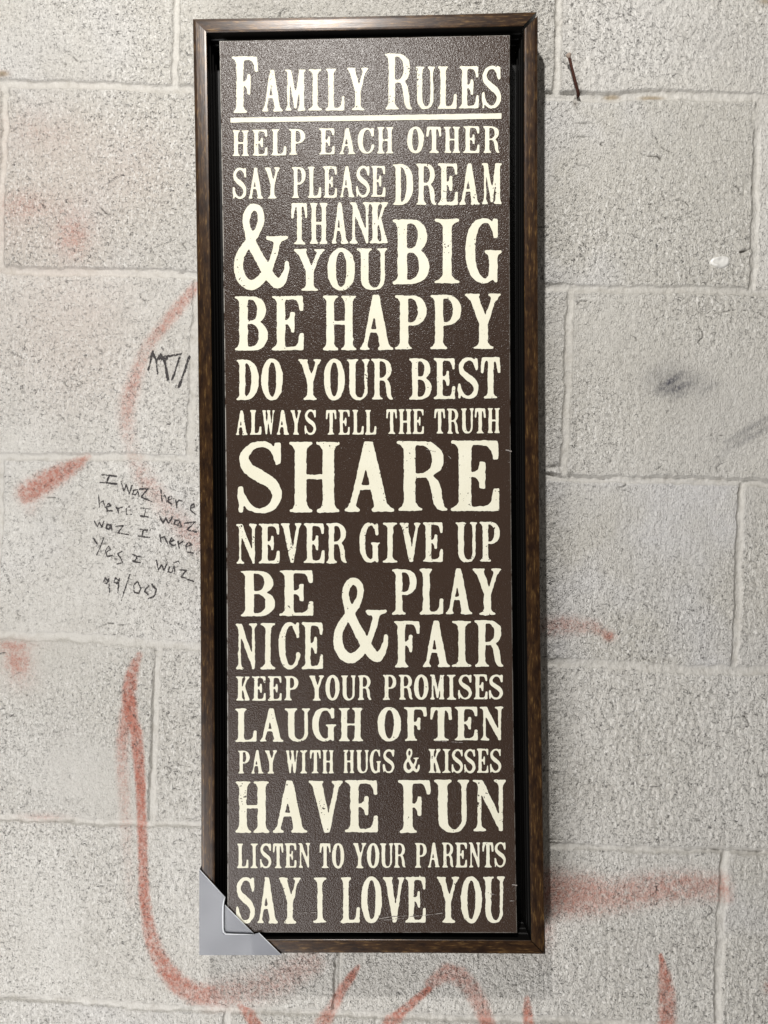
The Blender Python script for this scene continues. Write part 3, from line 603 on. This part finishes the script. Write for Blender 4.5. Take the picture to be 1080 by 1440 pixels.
# letter boxes measured on the photo: (line text, [(origin x, origin y, 'letter x0 x1 top base ...')])
LINES = [
 ('FAMILY RULES', [(320, 60, 'F 32 235 105 535 A 262 420 205 523 M 433 595 203 518 I 612 718 200 515 L 745 890 197 515 Y 905 1070 190 515'), (515, 60, 'R 138 350 82 508 U 365 522 182 505 L 543 687 180 502 E 703 857 178 500 S 877 1027 175 502')]),
 ('HELP EACH OTHER', [(320, 60, 'H 35 165 665 862 E 182 305 660 860 L 328 447 657 857 P 463 590 655 853 E 692 815 650 850 A 848 975 648 848 C 988 1113 645 845'), (515, 60, 'H 80 208 640 842 O 310 437 637 840 T 455 572 637 838 H 587 715 637 838 E 733 862 633 838 R 883 1017 633 838')]),
 ('SAY PLEASE', [(320, 220, 'S 38 147 85 325 A 157 273 85 322 Y 280 400 83 320 P 485 593 80 318 L 607 712 77 315 E 722 833 75 315 A 850 967 72 312 S 975 1083 70 312'), (515, 220, 'E 33 147 70 308')]),
 ('DREAM', [(515, 220, 'D 200 357 57 370 R 375 535 55 368 E 545 697 53 368 A 708 865 50 367 M 873 1030 50 363')]),
 ('& beside THANK YOU', [(320, 220, '& 48 468 360 1018')]),
 ('THANK', [(320, 220, 'T 482 608 353 668 H 623 763 352 665 A 790 918 348 663 N 925 1085 347 662'), (515, 220, 'K 22 165 347 660')]),
 ('YOU', [(320, 220, 'Y 505 738 703 1020 O 758 968 697 1018 U 982 1213 697 1015')]),
 ('BIG', [(515, 220, 'B 200 478 478 970 I 517 712 475 962 G 752 1027 470 962')]),
 ('BE HAPPY', [(320, 405, 'B 53 307 62 475 E 333 582 60 473 H 722 978 57 473 A 1003 1258 52 470'), (515, 405, 'P 217 458 55 467 P 485 722 52 465 Y 750 1022 42 463')]),
 ('DO YOUR BEST', [(320, 405, 'D 63 238 543 852 O 257 420 537 853 Y 535 715 540 850 O 730 890 537 852 U 902 1078 540 852'), (515, 405, 'R 38 205 537 848 B 325 497 535 847 E 512 678 533 843 S 695 857 527 843 T 868 1020 525 838')]),
 ('ALWAYS TELL THE TRUTH', [(320, 405, 'A 60 155 927 1117 L 168 258 927 1115 W 262 360 927 1115 A 370 470 925 1115 Y 475 562 927 1115 S 583 675 922 1117 T 745 828 925 1115 E 838 930 925 1115 L 945 1035 925 1113 L 1042 1131 925 1113'), (515, 405, 'T 150 235 920 1110 H 243 347 920 1110 E 348 440 918 1110 T 515 600 917 1107 R 610 705 915 1107 U 715 818 913 1105 T 823 908 913 1105 H 918 1017 910 1103')]),
 ('SHARE', [(320, 610, 'S 75 422 60 605 H 468 852 62 597 A 890 1263 60 590'), (515, 610, 'R 230 617 55 585 E 643 1015 52 585')]),
 ('NEVER GIVE UP', [(320, 610, 'N 63 222 685 988 E 237 397 682 985 V 403 563 680 983 E 575 737 680 982 R 745 910 678 982 G 1000 1160 675 978'), (515, 610, 'I 125 238 675 978 V 252 415 675 975 E 427 585 672 973 U 675 845 670 975 P 858 1015 668 970')]),
 ('BE', [(320, 790, 'B 95 362 68 415 E 392 655 65 410')]),
 ('NICE', [(320, 790, 'N 58 223 468 818 I 247 365 465 817 C 387 547 458 817 E 563 727 460 815')]),
 ('& beside PLAY FAIR', [(320, 790, '& 803 1218 122 775')]),
 ('PLAY', [(515, 790, 'P 193 383 57 402 L 405 587 52 400 A 605 805 48 398 Y 808 1027 50 403')]),
 ('FAIR', [(515, 790, 'F 205 412 450 803 A 428 638 447 800 I 648 802 450 798 R 820 1042 445 798')]),
 ('KEEP YOUR PROMISES', [(320, 790, 'K 60 170 870 1055 E 183 293 868 1055 E 303 413 868 1055 P 427 537 867 1053 Y 617 735 863 1055 O 742 852 860 1053 U 858 975 862 1053 R 985 1095 862 1050'), (515, 790, 'P 123 230 857 1050 R 243 357 857 1048 O 362 473 857 1048 M 483 597 857 1046 I 607 685 857 1047 S 697 805 855 1047 E 812 923 855 1045 S 930 1042 855 1047')]),
 ('LAUGH OFTEN', [(320, 980, 'L 57 223 88 342 A 243 427 87 340 U 433 627 87 340 G 642 828 83 338 H 842 1032 83 337'), (515, 980, 'O 85 265 77 338 F 283 465 77 335 T 483 652 77 333 E 667 850 75 330 N 860 1042 75 330')]),
 ('PAY WITH HUGS & KISSES', [(320, 980, 'P 77 168 407 583 A 178 275 403 583 Y 280 378 405 583 W 442 540 405 580 I 545 610 405 582 T 623 710 402 582 H 717 810 402 582 H 877 965 402 580 U 972 1073 402 580'), (515, 980, 'G 27 115 397 580 S 125 217 398 580 & 283 407 390 580 K 470 565 395 578 I 577 645 395 577 S 648 738 395 580 S 742 832 395 580 E 838 930 393 577 S 938 1028 392 578')]),
 ('HAVE FUN', [(320, 980, 'H 58 318 640 1032 A 345 605 635 1032 V 613 877 637 1032 E 890 1145 632 1028'), (515, 980, 'F 240 495 632 1032 U 512 783 630 1030 N 808 1062 628 1020')]),
 ('LISTEN TO YOUR PARENTS', [(320, 1170, 'L 70 160 87 275 I 170 235 87 275 S 245 335 85 277 T 342 425 85 275 E 432 525 85 273 N 535 628 83 273 T 697 785 85 275 O 793 887 83 277 Y 950 1055 83 275 O 1058 1153 83 275'), (515, 1170, 'U 103 205 85 273 R 205 302 83 272 P 367 460 83 272 A 467 563 80 270 R 573 668 80 270 E 672 768 80 270 N 777 868 78 270 T 880 967 77 270 S 973 1063 75 270')]),
 ('SAY I LOVE YOU', [(320, 1170, 'S 63 210 342 697 A 225 383 345 693 Y 388 557 345 693 I 648 755 345 690 L 857 1005 343 690 O 1015 1173 337 692'), (515, 1170, 'V 127 292 343 690 E 297 455 342 688 Y 535 707 340 690 O 718 877 338 692 U 883 1053 337 690')]),
]
RES = 0.5; OX, OY = 315.0, 60.0
FSH = (int((1310-OY)/RES), int((720-OX)/RES))
n_edge = fnoise(FSH, 2.6/RES, 2.2/RES, 41); n_fine = fnoise(FSH, 1.0/RES, 0.9/RES, 42); n_pin = fnoise(FSH, 0.62/RES, 0.62/RES, 43); n_zone = fnoise(FSH, 9/RES, 7/RES, 44)
def gblur(a, s):
    k = np.arange(-int(4*s)-1, int(4*s)+2); g = np.exp(-k**2/(2*s*s)); g /= g.sum()
    a = np.apply_along_axis(lambda r: np.convolve(r, g, 'same'), 0, a); return np.apply_along_axis(lambda r: np.convolve(r, g, 'same'), 1, a)
YL = YP-0.00035
def lettering(name, field, label):
    ys, xs = np.nonzero(field > 0); a, b = max(ys.min()-2, 0), ys.max()+3; c, d = max(xs.min()-2, 0), xs.max()+3
    P, sz, ix = march(field[a:b, c:d])
    Lc = loc(unp(OX+(P[:, 0]+c)*RES, OY+(P[:, 1]+a)*RES, YL))
    o = np_mesh(name, Lc, sz, ix, M_LET, panel); o['label'] = label; return o
for text, groups in LINES:
    fld = np.full(FSH, -1.0)
    for ox, oy, spec in groups:
        t = spec.split()
        for i in range(0, len(t), 5):
            ch = t[i]; a, b, tp, bs = [float(v)/5.4 for v in t[i+1:i+5]]
            a += ox; b += ox; tp += oy; bs += oy
            wpx, hpx = b-a, bs-tp; mg = 3
            i0 = int((a-mg-OX)/RES); i1 = int((b+mg-OX)/RES)+1; j0 = int((tp-mg-OY)/RES); j1 = int((bs+mg-OY)/RES)+1
            i0 = max(i0, 0); j0 = max(j0, 0)
            SSN = 2
            xx = OX+(np.arange((i1-i0)*SSN)/SSN+i0)*RES; yy = OY+(np.arange((j1-j0)*SSN)/SSN+j0)*RES
            gxx, gyy = np.meshgrid(xx, yy)
            gi = 0.35      # letters are drawn a touch inside their box, the ink spread fills it
            mk = G[ch]((gxx-a-gi)/(wpx-2*gi), (bs-gi-gyy)/(hpx-2*gi)).astype(float)
            s = min(0.55+0.006*hpx, 1.1)
            fb = gblur(mk, s/RES*SSN)[::SSN, ::SSN]
            sl = (slice(j0, j0+fb.shape[0]), slice(i0, i0+fb.shape[1]))
            amp = min(hpx/60, 1.0)
            f = fb-(0.47-0.05*amp)+(0.075*n_edge[sl]+0.05*n_fine[sl])*(0.5+0.6*amp)
            core = fb > 0.55
            f = np.where(core & (n_pin[sl]+0.75*n_zone[sl] > 3.45-0.35*amp), -0.3, f)
            fld[sl] = np.maximum(fld[sl], f)
    lettering('lettering', fld, 'cream lettering reading '+text)
# the rule under the heading
xr = OX+np.arange(FSH[1])*RES; yr = OY+np.arange(FSH[0])*RES
gxx, gyy = np.meshgrid(xr, yr); t = (gxx-324)/(705.2-324)
tp = 165.6+t*(159.2-165.6); bs = 172.4+t*(167.0-172.4)
fld = np.minimum.reduce([gxx-324, 705.2-gxx, gyy-tp, bs-gyy])*0.5+0.06*n_edge
lettering('underline', fld, 'cream rule under the heading')

def scratch(pts, hw):
    xs_ = [p[0] for p in pts]; ys_ = [p[1] for p in pts]; r = 0.25; ox, oy = min(xs_)-2, min(ys_)-2
    a, b = np.meshgrid(ox+np.arange(int((max(xs_)-ox+2)/r))*r, oy+np.arange(int((max(ys_)-oy+2)/r))*r); d = np.full(a.shape, 99.0)
    for (ax, ay), (bx, by) in zip(pts[:-1], pts[1:]):
        dx, dy = bx-ax, by-ay; t = np.clip(((a-ax)*dx+(b-ay)*dy)/(dx*dx+dy*dy), 0, 1); d = np.minimum(d, np.hypot(a-ax-t*dx, b-ay-t*dy))
    P, sz, ix = march(hw*(1+0.5*fnoise(a.shape, 2, 8, int(ox)))-d+0.15*fnoise(a.shape, 1.5, 2, int(oy)))
    if len(sz): np_mesh('scratch', loc(unp(ox+P[:, 0]*r, oy+P[:, 1]*r, YL-0.0002)), sz, ix, M_SCR, panel)
M_SCR = simple('scuffed_print', (0.30, 0.27, 0.25, 1), 0.6, 0, 0.3, 400, 0.4, 0.2)
for pts, hw in [([(533, 1292), (550, 1289), (572, 1288)], .35), ([(575, 1289), (600, 1287), (622, 1284)], .4), ([(540, 1294), (570, 1291)], .25), ([(712, 633), (718.5, 634.5)], .7), ([(714, 650), (718, 650)], .35),
                ([(420, 1284), (444, 1283)], .3), ([(600, 632), (612, 635)], .3), ([(630, 640), (634, 645)], .3), ([(721, 1244), (726, 1245)], .8), ([(717, 1267), (724, 1267)], .3), ([(690, 1257), (696, 1258)], .45), ([(612, 1042), (650, 1044)], .3)]: scratch(pts, hw)

# ------------------------------------------------------------------ plastic corner protector
def at(px, py, Y): return Vector(unp([px], [py], Y)[0])
prot = bpy.data.objects.new('corner_protector', None); C.objects.link(prot)
pb = at(281, 1342, YF); prot.location = pb
tag(prot, 'cloudy grey plastic corner protector on the lower left corner of the frame', 'corner protector')
def sheet(name, pts, Y, th, mat, extra=()):
    bm = bmesh.new(); fr = [bm.verts.new(at(x, y, Y)-pb) for x, y in pts]; bk = [bm.verts.new(at(x, y, Y)-pb+Vector((0, th, 0))) for x, y in pts]
    bm.faces.new(fr); bm.faces.new(bk[::-1])
    for i in range(len(pts)):
        k = (i+1) % len(pts); bm.faces.new((fr[i], fr[k], bk[k], bk[i]))
    return obj(name, bm, mat, prot)
YC = YF-0.0012
def tube(name, pts, r, mat, parent, off, n=8):
    bm = bmesh.new(); rings = []
    for i, p in enumerate(pts):
        d = (pts[min(i+1, len(pts)-1)]-pts[max(i-1, 0)]).normalized(); u = d.cross(Vector((0, 1, 0.01))).normalized(); v = d.cross(u)
        rr = r[i] if isinstance(r, (list, tuple)) else r
        rings.append([bm.verts.new(p-off+u*rr*math.cos(2*math.pi*k/n)+v*rr*math.sin(2*math.pi*k/n)) for k in range(n)])
    for a, b in zip(rings[:-1], rings[1:]):
        for k in range(n): bm.faces.new((a[k], a[(k+1) % n], b[(k+1) % n], b[k]))
    bm.faces.new(rings[0]); bm.faces.new(rings[-1][::-1])
    return obj(name, bm, mat, parent, True)
sheet('front_sheet', [(280.2, 1222.5), (316.5, 1261.5), (313.6, 1271.5), (313.6, 1313.6), (358, 1313.6), (364, 1311.8), (396, 1343.2), (280.2, 1343.2)], YC, 0.0005, M_PLAST)
sheet('recessed_sheet', [(316.4, 1272.8), (356.5, 1312.8), (314.6, 1312.8), (314.6, 1271.5)], YP-0.0012, 0.0004, M_PLAST)
tube('fold', [at(x, y, YC-0.0002) for x, y in [(316.3, 1261.8), (314.6, 1268), (313.8, 1275), (313.6, 1290), (313.8, 1306), (314.6, 1311), (317.5, 1313.3), (330, 1313.8), (345, 1314), (358, 1314.4)]], [0.0006, 0.0008, 0.0009, 0.0009, 0.0009, 0.0009, 0.0007, 0.0005, 0.0004, 0.0003], M_GLINT, prot, pb)
tube('cut_edge', [at(x, y, YC-0.0001) for x, y in [(280.4, 1222.7), (298, 1241.8), (316.3, 1261.5)]], 0.00042, M_GLINT, prot, pb, 6)
tube('cut_edge', [at(x, y, YP-0.0014) for x, y in [(316.3, 1272.7), (336, 1292.4), (357, 1313.2)]], 0.00042, M_GLINT, prot, pb, 6)
tube('cut_edge', [at(x, y, YC-0.0001) for x, y in [(364, 1311.8), (380, 1327.5), (396, 1343.2)]], 0.00042, M_GLINT, prot, pb, 6)
# flanges lapping the left and lower sides of the frame
def flange(p, q, depth):
    bm = bmesh.new(); a, b = at(*p, YC)-pb, at(*q, YC)-pb
    nrm = Vector((b-a)).cross(Vector((0, 1, 0))).normalized()*0.0004
    vs_ = []
    for o_ in (Vector((0, 0, 0)), nrm):
        for c_, dy in ((a, 0.0005), (b, 0.0005), (b, depth), (a, depth)): vs_.append(bm.verts.new(c_+Vector((0, dy, 0))+o_))
    for f in ((0, 1, 2, 3), (7, 6, 5, 4), (0, 4, 5, 1), (1, 5, 6, 2), (2, 6, 7, 3), (3, 7, 4, 0)): bm.faces.new([vs_[i] for i in f])
    return obj('side_flange', bm, M_PLAST, prot)
flange((280.0, 1223), (280.0, 1343.3), 0.030); flange((280.2, 1343.5), (395.5, 1343.5), 0.030)

# ------------------------------------------------------------------ rusty nail in the mortar joint
nb = at(813, 136, 0.0); nail = bpy.data.objects.new('rusty_nail', None); C.objects.link(nail); nail.location = nb
tag(nail, 'bent rusty nail sticking out of the mortar beside the upper right frame corner', 'nail')
pts = [at(812.5, 137, 0.006), at(813.5, 134, -0.002), at(812.3, 127, -0.005), at(808.5, 113, -0.0075), at(804, 95, -0.010), at(800.6, 81, -0.012)]
tube('shank', pts, [0.0015, 0.0018, 0.0017, 0.0017, 0.0016, 0.0016], M_RUST, nail, nb, 10)
hd = [at(800.9, 82, -0.0118), at(799.6, 77.5, -0.0123), at(798.9, 75.5, -0.0126)]
tube('nail_head', hd, [0.0016, 0.0030, 0.0024], M_NAILHEAD, nail, nb, 12)
